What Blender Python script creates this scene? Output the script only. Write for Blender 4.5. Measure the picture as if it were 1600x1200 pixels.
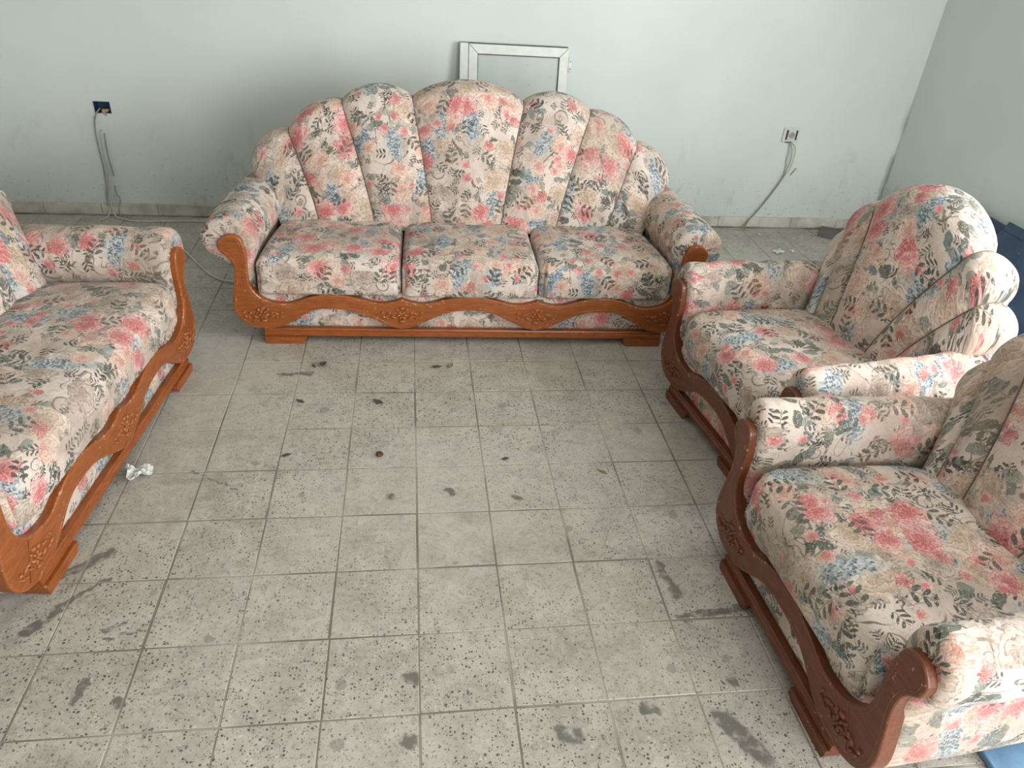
import bpy, bmesh, math, random
import numpy as np
from mathutils import Vector, Matrix

scene = bpy.context.scene
for o in list(bpy.data.objects):
    bpy.data.objects.remove(o, do_unlink=True)
COL = scene.collection
RNG = random.Random(7)
PI = math.pi

# ------------------------------------------------------------------ camera
CAM = dict(f=1154.8, yaw=0.1597, pitch=0.573, roll=0.077, loc=(-0.0106, -2.3989, 1.767))
def cam_axes():
    y, p, r = CAM['yaw'], CAM['pitch'], CAM['roll']
    fw = Vector((math.sin(y) * math.cos(p), math.cos(y) * math.cos(p), -math.sin(p)))
    rt = Vector((math.cos(y), -math.sin(y), 0))
    up = rt.cross(fw)
    return math.cos(r) * rt + math.sin(r) * up, -math.sin(r) * rt + math.cos(r) * up, fw
RT, UP, FW = cam_axes()
cd = bpy.data.cameras.new('camera')
cd.sensor_fit = 'HORIZONTAL'
cd.sensor_width = 36.0
cd.lens = CAM['f'] / 1600 * 36.0
cd.clip_start = 0.05
cam = bpy.data.objects.new('camera', cd)
COL.objects.link(cam)
cam.matrix_world = Matrix(((RT.x, UP.x, -FW.x, CAM['loc'][0]), (RT.y, UP.y, -FW.y, CAM['loc'][1]),
                           (RT.z, UP.z, -FW.z, CAM['loc'][2]), (0, 0, 0, 1)))
scene.camera = cam

def project(pt):
    d = Vector(pt) - Vector(CAM['loc'])
    z = d.dot(FW)
    if z < 0.05:
        return None
    return 800 + CAM['f'] * d.dot(RT) / z, 600 - CAM['f'] * d.dot(UP) / z

# ------------------------------------------------------------------ light
world = bpy.data.worlds.new('World')
scene.world = world
world.use_nodes = True
bg = world.node_tree.nodes['Background']
bg.inputs[0].default_value = (0.80, 0.90, 1.0, 1)
bg.inputs[1].default_value = 1.6

WIN = dict(y0=-2.55, y1=-0.35, z0=0.95, z1=2.35)          # opening in the right wall
def area(name, loc, rot, sx, sy, power, color):
    l = bpy.data.lights.new(name, 'AREA')
    l.shape = 'RECTANGLE'; l.size = sx; l.size_y = sy; l.energy = power; l.color = color
    o = bpy.data.objects.new(name, l)
    o.location = loc; o.rotation_euler = rot
    COL.objects.link(o)
    return o
# daylight through the right-hand window, and through the doorway behind the camera
area('window_daylight', (3.60, -1.45, 1.75), (0, math.radians(78), 0), 1.9, 2.6, 315, (1.0, 0.99, 0.975))
area('doorway_daylight', (1.8, -4.35, 1.45), (math.radians(88), 0, math.radians(12)), 1.8, 2.2, 135, (1.0, 0.98, 0.95))

scene.view_settings.view_transform = 'Standard'
scene.view_settings.look = 'None'
scene.view_settings.gamma = 1.0
scene.view_settings.use_curve_mapping = False
scene.view_settings.exposure = 0.0

# ------------------------------------------------------------------ node helpers
class NT:
    def __init__(self, name):
        self.mat = bpy.data.materials.new(name)
        self.mat.use_nodes = True
        self.t = self.mat.node_tree
        self.t.nodes.clear()
        self.out = self.t.nodes.new('ShaderNodeOutputMaterial')
        self.b = self.t.nodes.new('ShaderNodeBsdfPrincipled')
        self.t.links.new(self.b.outputs[0], self.out.inputs[0])
    def put(self, sock, v):
        if isinstance(v, bpy.types.NodeSocket):
            self.t.links.new(v, sock)
        elif v is not None:
            if sock.type == 'RGBA' and len(v) == 3:
                v = (*v, 1)
            sock.default_value = v
    def m(self, op, a, b=None, c=None, clamp=False):
        n = self.t.nodes.new('ShaderNodeMath'); n.operation = op; n.use_clamp = clamp
        self.put(n.inputs[0], a)
        if b is not None: self.put(n.inputs[1], b)
        if c is not None: self.put(n.inputs[2], c)
        return n.outputs[0]
    def v(self, op, a, b=None, s=None):
        n = self.t.nodes.new('ShaderNodeVectorMath'); n.operation = op
        self.put(n.inputs[0], a)
        if b is not None: self.put(n.inputs[1], b)
        if s is not None: self.put(n.inputs['Scale'], s)
        return n.outputs['Value'] if op in ('LENGTH', 'DOT_PRODUCT', 'DISTANCE') else n.outputs[0]
    def sep(self, a):
        n = self.t.nodes.new('ShaderNodeSeparateXYZ'); self.put(n.inputs[0], a)
        return n.outputs
    def comb(self, x, y, z=0.0):
        n = self.t.nodes.new('ShaderNodeCombineXYZ')
        for i, q in enumerate((x, y, z)): self.put(n.inputs[i], q)
        return n.outputs[0]
    def noise(self, vec, scale, detail=2.0, rough=0.5, dim='3D', dist=0.0):
        n = self.t.nodes.new('ShaderNodeTexNoise'); n.noise_dimensions = dim
        self.put(n.inputs['Vector'], vec)
        n.inputs['Scale'].default_value = scale; n.inputs['Detail'].default_value = detail
        n.inputs['Roughness'].default_value = rough; n.inputs['Distortion'].default_value = dist
        return n.outputs[0], n.outputs[1]
    def voro(self, vec, scale=1.0, rnd=0.8, dim='2D', feature='F1'):
        n = self.t.nodes.new('ShaderNodeTexVoronoi'); n.voronoi_dimensions = dim; n.feature = feature
        self.put(n.inputs['Vector'], vec)
        n.inputs['Scale'].default_value = scale; n.inputs['Randomness'].default_value = rnd
        return n.outputs
    def ss(self, x, lo, hi):
        n = self.t.nodes.new('ShaderNodeMapRange'); n.interpolation_type = 'SMOOTHSTEP'
        self.put(n.inputs[0], x)
        self.put(n.inputs[1], lo); self.put(n.inputs[2], hi)
        return n.outputs[0]
    def mix(self, fac, a, b, mode='MIX'):
        n = self.t.nodes.new('ShaderNodeMix'); n.data_type = 'RGBA'; n.blend_type = mode
        self.put(n.inputs[0], fac)
        self.put(n.inputs[6], a); self.put(n.inputs[7], b)
        return n.outputs[2]
    def ramp(self, fac, stops):
        n = self.t.nodes.new('ShaderNodeValToRGB')
        cr = n.color_ramp
        while len(cr.elements) < len(stops): cr.elements.new(0.5)
        for e, (p, c) in zip(cr.elements, stops):
            e.position = p; e.color = (*c, 1)
        self.put(n.inputs[0], fac)
        return n.outputs[0]
    def coord(self, which):
        if which == 'Position':
            return self.t.nodes.new('ShaderNodeNewGeometry').outputs['Position']
        return self.t.nodes.new('ShaderNodeTexCoord').outputs[which]
    def bump(self, h, strength=0.2, dist=0.01):
        n = self.t.nodes.new('ShaderNodeBump')
        n.inputs['Strength'].default_value = strength; n.inputs['Distance'].default_value = dist
        self.put(n.inputs['Height'], h)
        self.t.links.new(n.outputs[0], self.b.inputs['Normal'])
    def fin(self, color, rough=0.6, metallic=0.0, spec=None):
        self.put(self.b.inputs['Base Color'], color)
        self.put(self.b.inputs['Roughness'], rough)
        self.put(self.b.inputs['Metallic'], metallic)
        if spec is not None: self.put(self.b.inputs['Specular IOR Level'], spec)
        return self.mat

# ------------------------------------------------------------------ floral upholstery fabric
def fabric_material():
    n = NT('floral_fabric')
    m = n.m
    uv0 = n.coord('UV')
    wob = n.noise(uv0, 22, 2, dim='2D')[1]
    uv = n.v('ADD', uv0, n.v('SCALE', n.v('SUBTRACT', wob, (0.5, 0.5, 0.5)), s=0.012))
    fine = n.noise(uv0, 160, 2, dim='2D')[0]
    med = n.noise(uv0, 55, 3, dim='2D')[0]

    def cells(scale, off, rnd=0.75):
        vec = n.v('ADD', n.v('SCALE', uv, s=scale), (off, off * 1.7, 0))
        o = n.voro(vec, 1.0, rnd)
        d = n.v('SCALE', n.v('SUBTRACT', vec, o['Position']), s=1.0 / scale)
        pos = n.v('SCALE', n.v('SUBTRACT', o['Position'], (off, off * 1.7, 0)), s=1.0 / scale)
        r = n.t.nodes.new('ShaderNodeSeparateColor')
        n.t.links.new(o['Color'], r.inputs[0])
        return d, pos, r.outputs[0], r.outputs[1], r.outputs[2]
    def rot(d, ang):
        s = n.sep(d)
        c, sn = m('COSINE', ang), m('SINE', ang)
        return (m('SUBTRACT', m('MULTIPLY', s[0], c), m('MULTIPLY', s[1], sn)),
                m('ADD', m('MULTIPLY', s[0], sn), m('MULTIPLY', s[1], c)))
    def clus(pos, off, lo, hi):                                    # where a kind of flower gathers
        return n.ss(n.noise(n.v('ADD', pos, (off, off, 0)), 3.4, 1, dim='2D')[0], lo, hi)
    def gt(a, b): return m('GREATER_THAN', a, b)
    def mul(*a):
        r = a[0]
        for q in a[1:]: r = m('MULTIPLY', r, q)
        return r

    base = n.mix(n.ss(n.noise(uv, 4.5, 3, dim='2D')[0], 0.40, 0.70), (0.65, 0.567, 0.48), (0.50, 0.42, 0.342))
    col = base
    # soft tone-on-tone scrolls
    ln = n.noise(uv, 9, 2, dim='2D', dist=0.8)[0]
    line = m('SUBTRACT', 1.0, n.ss(m('ABSOLUTE', m('SUBTRACT', ln, 0.5)), 0.004, 0.020))
    lmask = n.ss(n.noise(n.v('ADD', uv, (5, 3, 0)), 6, 1, dim='2D')[0], 0.50, 0.58)
    col = n.mix(mul(line, lmask, 0.85), col, (0.19, 0.15, 0.11))
    d, pos, r1, r2, r3 = cells(7.5, 31.0)
    x, y = rot(d, m('MULTIPLY', r1, 6.28))
    rr = n.v('LENGTH', d)
    th = m('DIVIDE', m('ARCTAN2', y, x), 6.2832)
    spf = m('FRACT', m('ADD', th, m('MULTIPLY', m('LOGARITHM', m('ADD', rr, 0.002), 2.718), 0.85)))
    sp = mul(m('SUBTRACT', 1.0, n.ss(m('ABSOLUTE', m('SUBTRACT', spf, 0.5)), 0.06, 0.12)), gt(0.042, rr), gt(r2, 0.35), gt(rr, 0.004))
    col = n.mix(m('MULTIPLY', sp, 0.75), col, (0.23, 0.18, 0.13))

    # leaf sprigs
    def sprig(col, scale, off, keep, L, W, step, dark):
        d, pos, r1, r2, r3 = cells(scale, off, 0.9)
        x, y = rot(d, m('MULTIPLY', r1, 6.28))
        bx = m('ADD', x, m('MULTIPLY', m('MULTIPLY', y, y), 9.0))
        ya = m('ABSOLUTE', y)
        sx = m('SUBTRACT', bx, m('MULTIPLY', ya, 0.8))
        k = m('FLOORED_MODULO', m('ADD', sx, 10.0), step)
        lx = m('SUBTRACT', ya, L * 0.62)
        ly = m('SUBTRACT', k, step / 2)
        e = m('ADD', m('POWER', m('DIVIDE', lx, L * 0.55), 2.0), m('POWER', m('DIVIDE', ly, W), 2.0))
        leaf = m('SUBTRACT', 1.0, n.ss(e, 0.7, 1.15))
        stem = m('SUBTRACT', 1.0, n.ss(ya, 0.0008, 0.002))
        ext = mul(gt(step * 1.35, m('ABSOLUTE', bx)), gt(r2, 1 - keep))
        mk = mul(m('MAXIMUM', leaf, m('MULTIPLY', stem, 0.7)), ext, n.ss(fine, 0.28, 0.42))
        c = n.mix(r3, dark, (0.13, 0.145, 0.12))
        return n.mix(m('MULTIPLY', mk, 0.88), col, c)
    col = sprig(col, 10.5, 3.3, 0.75, 0.020, 0.0050, 0.0165, (0.035, 0.042, 0.036))
    col = sprig(col, 13.0, 17.1, 0.55, 0.017, 0.0042, 0.014, (0.10, 0.085, 0.06))
    col = sprig(col, 16.0, 57.1, 0.40, 0.012, 0.0036, 0.011, (0.05, 0.055, 0.045))

    # grey-green leaves behind the bouquets
    d, pos, r1, r2, r3 = cells(19.0, 9.7, 1.0)
    x, y = rot(d, m('MULTIPLY', r1, 6.28))
    e = m('ADD', m('POWER', m('DIVIDE', x, 0.032), 2.0), m('POWER', m('DIVIDE', y, 0.018), 2.0))
    vein = n.ss(m('ABSOLUTE', m('SINE', m('MULTIPLY', m('ADD', x, m('MULTIPLY', m('ABSOLUTE', y), 1.0)), 420.0))), 0.1, 0.6)
    mk = mul(m('SUBTRACT', 1.0, n.ss(m('ADD', e, m('MULTIPLY', m('SUBTRACT', med, 0.5), 1.3)), 0.70, 1.0)), clus(pos, 0.0, 0.44, 0.50), gt(r2, 0.15), n.ss(fine, 0.22, 0.45))
    green = n.ramp(r3, [(0.0, (0.04, 0.065, 0.052)), (0.35, (0.14, 0.185, 0.145)), (0.65, (0.30, 0.335, 0.28)), (1.0, (0.14, 0.215, 0.215))])
    green = n.mix(m('MULTIPLY', m('SUBTRACT', 1.0, vein), 0.60), green, (0.06, 0.075, 0.06))
    col = n.mix(m('MULTIPLY', mk, 0.85), col, green)

    # roses: ragged outline, layered petals, fine drawn petal edges
    def rose(col, scale, off, keep, R, stops, coff, lo, hi, ringc, rnd=0.75, rings=3.4, lite=0.35):
        d, pos, r1, r2, r3 = cells(scale, off, rnd)
        ang = m('MULTIPLY', r1, 6.28)
        x, y = rot(d, ang)
        rr = m('DIVIDE', n.v('LENGTH', d), m('MULTIPLY', R, m('ADD', 0.72, m('MULTIPLY', r3, 0.45))))
        th = m('ARCTAN2', y, x)
        ragged = m('ADD', m('MULTIPLY', m('SUBTRACT', med, 0.5), 0.9), m('MULTIPLY', m('SUBTRACT', fine, 0.5), 0.35))
        edge = m('ADD', m('ADD', m('MULTIPLY', m('SINE', m('MULTIPLY', th, 5.0)), 0.10), m('MULTIPLY', m('SINE', m('ADD', m('MULTIPLY', th, 13.0), m('MULTIPLY', med, 6.0))), 0.07)), ragged)
        mk = mul(m('SUBTRACT', 1.0, n.ss(m('ADD', rr, edge), 0.86, 1.0)), gt(r2, 1 - keep), gt(clus(pos, coff, lo, hi), 0.5))
        ring = m('FRACT', m('ADD', m('MULTIPLY', rr, rings), m('ADD', m('MULTIPLY', m('SINE', m('ADD', m('MULTIPLY', th, 3.0), m('MULTIPLY', rr, 7.0))), 0.36), m('MULTIPLY', med, 1.3))))
        shade = n.ss(ring, 0.45, 1.0)
        light = m('SUBTRACT', 1.0, n.ss(ring, 0.0, 0.30))
        streak = n.ss(m('SINE', m('ADD', m('MULTIPLY', th, 15.0), m('ADD', m('MULTIPLY', med, 9.0), m('MULTIPLY', rr, 4.0)))), 0.0, 0.9)
        skew = m('ADD', rr, m('MULTIPLY', m('SINE', m('ADD', th, m('MULTIPLY', r3, 6.0))), 0.30))
        c = n.ramp(m('ADD', skew, m('MULTIPLY', m('SUBTRACT', med, 0.5), 0.9)), stops)
        c = n.mix(m('MULTIPLY', shade, 0.50), c, ringc)
        c = n.mix(m('MULTIPLY', streak, lite * 0.8), c, (0.78, 0.70, 0.60))
        c = n.mix(m('MULTIPLY', light, lite), c, (0.78, 0.70, 0.60))
        dl = m('SUBTRACT', 1.0, n.ss(m('ABSOLUTE', m('SUBTRACT', ring, 0.93)), 0.02, 0.07))
        c = n.mix(m('MULTIPLY', dl, 0.60), c, ringc)
        rim = m('SUBTRACT', 1.0, n.ss(m('ABSOLUTE', m('SUBTRACT', m('ADD', rr, edge), 0.84)), 0.02, 0.10))
        c = n.mix(m('MULTIPLY', rim, 0.40), c, ringc)
        return n.mix(m('MULTIPLY', mk, 0.95), col, c)
    cream = [(0.0, (0.46, 0.33, 0.22)), (0.4, (0.57, 0.44, 0.325)), (0.8, (0.66, 0.55, 0.44)), (1.0, (0.67, 0.58, 0.48))]
    tan = [(0.0, (0.36, 0.28, 0.21)), (0.5, (0.48, 0.40, 0.31)), (1.0, (0.58, 0.50, 0.41))]
    peach = [(0.0, (0.55, 0.25, 0.17)), (0.35, (0.64, 0.42, 0.32)), (0.8, (0.68, 0.54, 0.44)), (1.0, (0.72, 0.60, 0.49))]
    pink = [(0.0, (0.50, 0.04, 0.055)), (0.35, (0.58, 0.12, 0.12)), (0.65, (0.66, 0.30, 0.265)), (1.0, (0.70, 0.52, 0.46))]
    red = [(0.0, (0.36, 0.03, 0.045)), (0.5, (0.54, 0.09, 0.085)), (1.0, (0.64, 0.30, 0.26))]
    col = rose(col, 7.4, 61.0, 0.50, 0.070, tan, 0.9, 0.45, 0.50, (0.22, 0.165, 0.12), lite=0.25)
    col = rose(col, 7.0, 21.0, 0.85, 0.076, cream, 0.0, 0.47, 0.51, (0.33, 0.23, 0.16), rings=4.2)
    # blue delphinium spikes over a pale wash
    d, pos, r1, r2, r3 = cells(4.6, 47.0, 0.85)
    x, y = rot(d, m('ADD', 1.2, m('MULTIPLY', r1, 0.9)))
    e = m('ADD', m('POWER', m('DIVIDE', x, 0.085), 2.0), m('POWER', m('DIVIDE', y, 0.036), 2.0))
    en = m('ADD', e, m('MULTIPLY', m('SUBTRACT', med, 0.5), 1.8))
    fl = n.voro(n.v('SCALE', uv, s=120.0), 1.0, 1.0)
    fr = n.t.nodes.new('ShaderNodeSeparateColor'); n.t.links.new(fl['Color'], fr.inputs[0])
    keepb = gt(r2, 0.40)
    wash = mul(m('SUBTRACT', 1.0, n.ss(en, 0.7, 1.9)), keepb)
    col = n.mix(m('MULTIPLY', wash, 0.45), col, (0.52, 0.57, 0.56))
    mk = mul(m('SUBTRACT', 1.0, n.ss(en, 0.55, 0.95)), keepb, m('SUBTRACT', 1.0, n.ss(fl['Distance'], 0.42, 0.60)))
    blue = n.ramp(fr.outputs[0], [(0.0, (0.045, 0.10, 0.145)), (0.40, (0.11, 0.205, 0.26)), (0.7, (0.26, 0.36, 0.40)), (1.0, (0.55, 0.62, 0.62))])
    col = n.mix(m('MULTIPLY', mk, 0.85), col, blue)
    col = rose(col, 9.0, 83.0, 0.34, 0.050, peach, 0.35, 0.46, 0.52, (0.45, 0.19, 0.11))
    col = rose(col, 8.2, 5.0, 0.40, 0.060, pink, 0.12, 0.48, 0.53, (0.42, 0.055, 0.065), rings=4.0)
    col = rose(col, 13.0, 71.0, 0.13, 0.028, red, 0.6, 0.40, 0.46, (0.32, 0.03, 0.04), 0.9, 2.6, 0.5)
    col = rose(col, 16.0, 77.0, 0.14, 0.022, pink, 0.8, 0.36, 0.42, (0.45, 0.08, 0.09), 0.9, 2.6, 0.5)
    # dark accent leaves on top of the bouquets
    col = sprig(col, 8.0, 37.7, 0.45, 0.026, 0.0080, 0.026, (0.035, 0.05, 0.045))
    # printed brush texture, a little grime
    col = n.mix(m('MULTIPLY', n.ss(fine, 0.52, 0.75), 0.16), col, (0.72, 0.66, 0.58))
    col = n.mix(m('MULTIPLY', n.ss(n.noise(uv0, 95, 3, dim='2D', dist=1.0)[0], 0.55, 0.72), 0.22), col, (0.20, 0.16, 0.12))
    col = n.mix(m('MULTIPLY', n.ss(n.noise(uv0, 2.3, 4, dim='2D')[0], 0.45, 0.80), 0.40), col, (0.36, 0.29, 0.215))
    gm = n.t.nodes.new('ShaderNodeGamma'); n.put(gm.inputs[0], col); gm.inputs[1].default_value = 1.28
    col = n.v('MULTIPLY', gm.outputs[0], (1.11, 1.12, 1.21))
    hs = n.t.nodes.new('ShaderNodeHueSaturation'); hs.inputs['Saturation'].default_value = 0.86; n.put(hs.inputs['Color'], col)
    col = hs.outputs[0]
    n.b.inputs['Sheen Weight'].default_value = 0.10
    h = m('ADD', m('MULTIPLY', n.noise(uv0, 14, 3, dim='2D', dist=0.6)[0], 1.0), m('MULTIPLY', fine, 0.05))
    n.bump(h, 0.5, 0.02)
    return n.fin(col, 0.85, spec=0.25)
FAB = fabric_material()

def simple(name, color, rough=0.6, metallic=0.0, var=0.15, scale=18, bump=0.0):
    n = NT(name)
    c = n.coord('Object')
    f = n.noise(c, scale, 4, 0.6)[0]
    dark = tuple(q * (1 - var) for q in color); lite = tuple(min(1, q * (1 + var)) for q in color)
    if bump: n.bump(f, bump, 0.005)
    return n.fin(n.mix(n.ss(f, 0.3, 0.7), dark, lite), rough, metallic)

def wood_material(name, base, wear):
    n = NT(name); m = n.m
    c = n.coord('Object')
    st = n.v('MULTIPLY', c, (3.0, 20.0, 20.0))
    g = n.noise(st, 6, 4, 0.6, dist=0.7)[0]
    col = n.mix(n.ss(g, 0.30, 0.72), tuple(q * 0.72 for q in base), tuple(q * 1.18 for q in base))
    sc = n.noise(n.v('MULTIPLY', c, (1.0, 1.0, 1.0)), 70, 3, 0.6)[0]
    w = n.ss(m('ADD', sc, m('MULTIPLY', n.noise(c, 6, 2)[0], 0.35)), 0.84 - wear, 0.92 - wear)
    col = n.mix(m('MULTIPLY', w, 0.75), col, (0.55, 0.34, 0.19))
    n.bump(g, 0.08, 0.004)
    rg = m('ADD', 0.22, m('MULTIPLY', n.noise(c, 12, 2)[0], 0.25))
    return n.fin(col, rg)
WOOD = wood_material('stained_wood', (0.285, 0.080, 0.018), -0.02)
WOOD_EDGE = wood_material('worn_wood_edge', (0.31, 0.094, 0.025), 0.07)
WOOD_EDGE_SHADED = wood_material('shaded_wood_edge', (0.16, 0.049, 0.021), 0.03)  # edge wood with less wear, darkened for shade on the armchair fronts
WOOD_SHADED = wood_material('shaded_stained_wood', (0.150, 0.045, 0.019), -0.02)  # same wood, darkened to stand in for shade on the armchair fronts

# ------------------------------------------------------------------ mesh helpers
def link(name, me, mats, parent=None, smooth=True):
    for q in (mats if isinstance(mats, (list, tuple)) else [mats]):
        me.materials.append(q)
    if smooth:
        me.polygons.foreach_set('use_smooth', [True] * len(me.polygons))
    o = bpy.data.objects.new(name, me)
    COL.objects.link(o)
    if parent is not None: o.parent = parent
    return o

def mesh(name, V, F, mats, parent=None, smooth=True, uvs=None, midx=None):
    me = bpy.data.meshes.new(name)
    me.from_pydata([tuple(map(float, v)) for v in V], [], [tuple(f) for f in F])
    if uvs is not None:                                            # one uv per loop
        l = me.uv_layers.new(name='UVMap')
        l.data.foreach_set('uv', np.asarray(uvs, 'f').ravel())
    if midx is not None:
        me.polygons.foreach_set('material_index', midx)
    me.update()
    return link(name, me, mats, parent, smooth)

def from_bm(name, bm, mats, parent=None, smooth=True):
    bmesh.ops.recalc_face_normals(bm, faces=bm.faces)
    me = bpy.data.meshes.new(name)
    bm.to_mesh(me); bm.free()
    return link(name, me, mats, parent, smooth)

def grid_uv(name, P, U, W, mats, parent, wrap=False, off=(0, 0), caps=False, flip=False):
    """P (a,b,3) grid of points; U (a,b) and W (a,b) texture coordinates in metres (b+1 wide if wrapped)."""
    a, b = P.shape[:2]
    V = P.reshape(-1, 3)
    F, L = [], []
    bb = b if wrap else b - 1
    for i in range(a - 1):
        for j in range(bb):
            j2 = (j + 1) % b
            q = [(i, j, j), (i, j2, j + 1), (i + 1, j2, j + 1), (i + 1, j, j)]
            if flip: q = q[::-1]
            F.append([k[0] * b + k[1] for k in q])
            L += [(U[k[0], k[2]] + off[0], W[k[0], k[2]] + off[1]) for k in q]
    if caps:
        for i in (0, a - 1):
            f = [i * b + j for j in range(b)]
            if (i == 0) != flip: f = f[::-1]
            F.append(f)
            L += [(V[k][0] + off[0], V[k][2] + off[1]) for k in f]
    return mesh(name, V, F, mats, parent, True, L)

def catmull(pts, n, closed=False):
    P = np.array(pts, float)
    if closed:
        Q = np.vstack([P[-1], P, P[0], P[1]])
        seg = len(P)
    else:
        Q = np.vstack([2 * P[0] - P[1], P, 2 * P[-1] - P[-2]])
        seg = len(P) - 1
    out = []
    k = 12
    for i in range(seg):
        p0, p1, p2, p3 = Q[i:i + 4]
        for j in range(k):
            t = j / k
            out.append(0.5 * ((2 * p1) + (-p0 + p2) * t + (2 * p0 - 5 * p1 + 4 * p2 - p3) * t * t + (-p0 + 3 * p1 - 3 * p2 + p3) * t ** 3))
    if not closed: out.append(P[-1])
    out = np.array(out)
    C = np.vstack([out, out[:1]]) if closed else out
    s = np.r_[0, np.cumsum(np.linalg.norm(np.diff(C, axis=0), axis=1))]
    t = np.linspace(0, s[-1], n + 1)[:-1] if closed else np.linspace(0, s[-1], n)
    return np.stack([np.interp(t, s, C[:, i]) for i in range(P.shape[1])], 1)

def tube_bm(bm, pts, r, n=6, closed_ends=True):
    pts = [Vector(p) for p in pts]
    rings = []
    up = Vector((0.31, 0.17, 0.93)).normalized()
    for i, p in enumerate(pts):
        t = (pts[min(i + 1, len(pts) - 1)] - pts[max(i - 1, 0)]).normalized()
        a = t.cross(up)
        if a.length < 1e-3: a = t.cross(Vector((1, 0, 0)))
        a.normalize(); b = t.cross(a)
        ri = r[i] if hasattr(r, '__len__') else r
        rings.append([bm.verts.new(p + ri * (math.cos(2 * PI * k / n) * a + math.sin(2 * PI * k / n) * b)) for k in range(n)])
    for A, B in zip(rings[:-1], rings[1:]):
        for k in range(n):
            bm.faces.new((A[k], A[(k + 1) % n], B[(k + 1) % n], B[k]))
    if closed_ends:
        bm.faces.new(rings[0][::-1]); bm.faces.new(rings[-1])

def tube(name, pts, r, mats, parent=None, n=6, samples=None):
    if samples: pts = catmull(pts, samples)
    bm = bmesh.new(); tube_bm(bm, pts, r, n)
    return from_bm(name, bm, mats, parent)

def box_bm(bm, x0, x1, y0, y1, z0, z1, bevel=0.0, seg=1):
    r = bmesh.ops.create_cube(bm, size=1.0)
    vs = r['verts']
    for v in vs:
        v.co = Vector(((x0 + x1) / 2 + v.co.x * (x1 - x0), (y0 + y1) / 2 + v.co.y * (y1 - y0), (z0 + z1) / 2 + v.co.z * (z1 - z0)))
    if bevel:
        es = list({e for v in vs for e in v.link_edges})
        bmesh.ops.bevel(bm, geom=es, offset=bevel, segments=seg, affect='EDGES', profile=0.5)

def box(name, x0, x1, y0, y1, z0, z1, mats, parent=None, bevel=0.0, seg=1, smooth=False):
    bm = bmesh.new(); box_bm(bm, x0, x1, y0, y1, z0, z1, bevel, seg)
    return from_bm(name, bm, mats, parent, smooth)

def thing(name, label, cat, loc=(0, 0, 0), rotz=0.0, group=None):
    o = bpy.data.objects.new(name, None)
    o.empty_display_size = 0.1
    COL.objects.link(o)
    o.location = loc; o.rotation_euler = (0, 0, rotz)
    o['label'] = label; o['category'] = cat
    if group: o['group'] = group
    return o
def tag(o, label, cat, group=None):
    o['label'] = label; o['category'] = cat
    if group: o['group'] = group
    return o
def struct(o):
    o['kind'] = 'structure'
    return o

# ------------------------------------------------------------------ room shell
XL, XR, YB, YF, ZC = -3.1, 3.232, 2.285, -4.0, 2.75

def wall_material():
    n = NT('painted_plaster'); m = n.m
    p = n.coord('Position')
    s = n.sep(p)
    col = n.mix(n.ss(n.noise(p, 1.3, 3)[0], 0.3, 0.7), (0.615, 0.685, 0.665), (0.665, 0.725, 0.70))
    # grubby band above the skirting, scuffs, peeling spots
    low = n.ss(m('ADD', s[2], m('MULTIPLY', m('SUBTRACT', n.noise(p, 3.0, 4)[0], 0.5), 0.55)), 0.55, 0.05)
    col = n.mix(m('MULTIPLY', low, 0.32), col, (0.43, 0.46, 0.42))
    sc = n.noise(n.v('MULTIPLY', p, (1.0, 1.0, 2.2)), 34, 4, 0.65)[0]
    scm = m('MULTIPLY', n.ss(sc, 0.62, 0.69), n.ss(s[2], 0.50, 0.06))
    col = n.mix(m('MULTIPLY', scm, 0.7), col, (0.16, 0.16, 0.145))
    vo = n.voro(p, 3.1, 1.0, '3D')
    spot = m('LESS_THAN', m('ADD', vo['Distance'], m('MULTIPLY', n.noise(p, 60, 2)[0], 0.05)), 0.045)
    sm = n.noise(n.v('MULTIPLY', p, (1.0, 1.0, 0.5)), 5.0, 5, 0.7, dist=0.8)[0]
    col = n.mix(mul2(m, n.ss(sm, 0.54, 0.68), n.ss(s[2], 0.75, 0.25), 0.35), col, (0.36, 0.37, 0.33))
    col = n.mix(m('MULTIPLY', spot, 0.35), col, (0.30, 0.29, 0.25))
    # dirt that settled in the far right corner
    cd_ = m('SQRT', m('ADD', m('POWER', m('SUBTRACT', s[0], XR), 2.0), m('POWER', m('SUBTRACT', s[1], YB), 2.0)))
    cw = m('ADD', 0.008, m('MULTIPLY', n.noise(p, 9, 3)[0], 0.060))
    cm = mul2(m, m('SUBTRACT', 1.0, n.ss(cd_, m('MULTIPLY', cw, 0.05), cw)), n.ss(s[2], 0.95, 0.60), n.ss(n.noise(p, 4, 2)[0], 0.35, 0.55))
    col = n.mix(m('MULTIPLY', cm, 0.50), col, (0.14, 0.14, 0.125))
    n.bump(m('ADD', n.noise(p, 5, 3)[0], m('MULTIPLY', n.noise(p, 60, 3)[0], 0.10)), 0.25, 0.012)
    return n.fin(col, 0.55, spec=0.3)
def mul2(m, *a):
    r = a[0]
    for q in a[1:]: r = m('MULTIPLY', r, q)
    return r
WALL = wall_material()
PLAIN = simple('plain_plaster', (0.66, 0.65, 0.60), 0.7)

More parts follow.
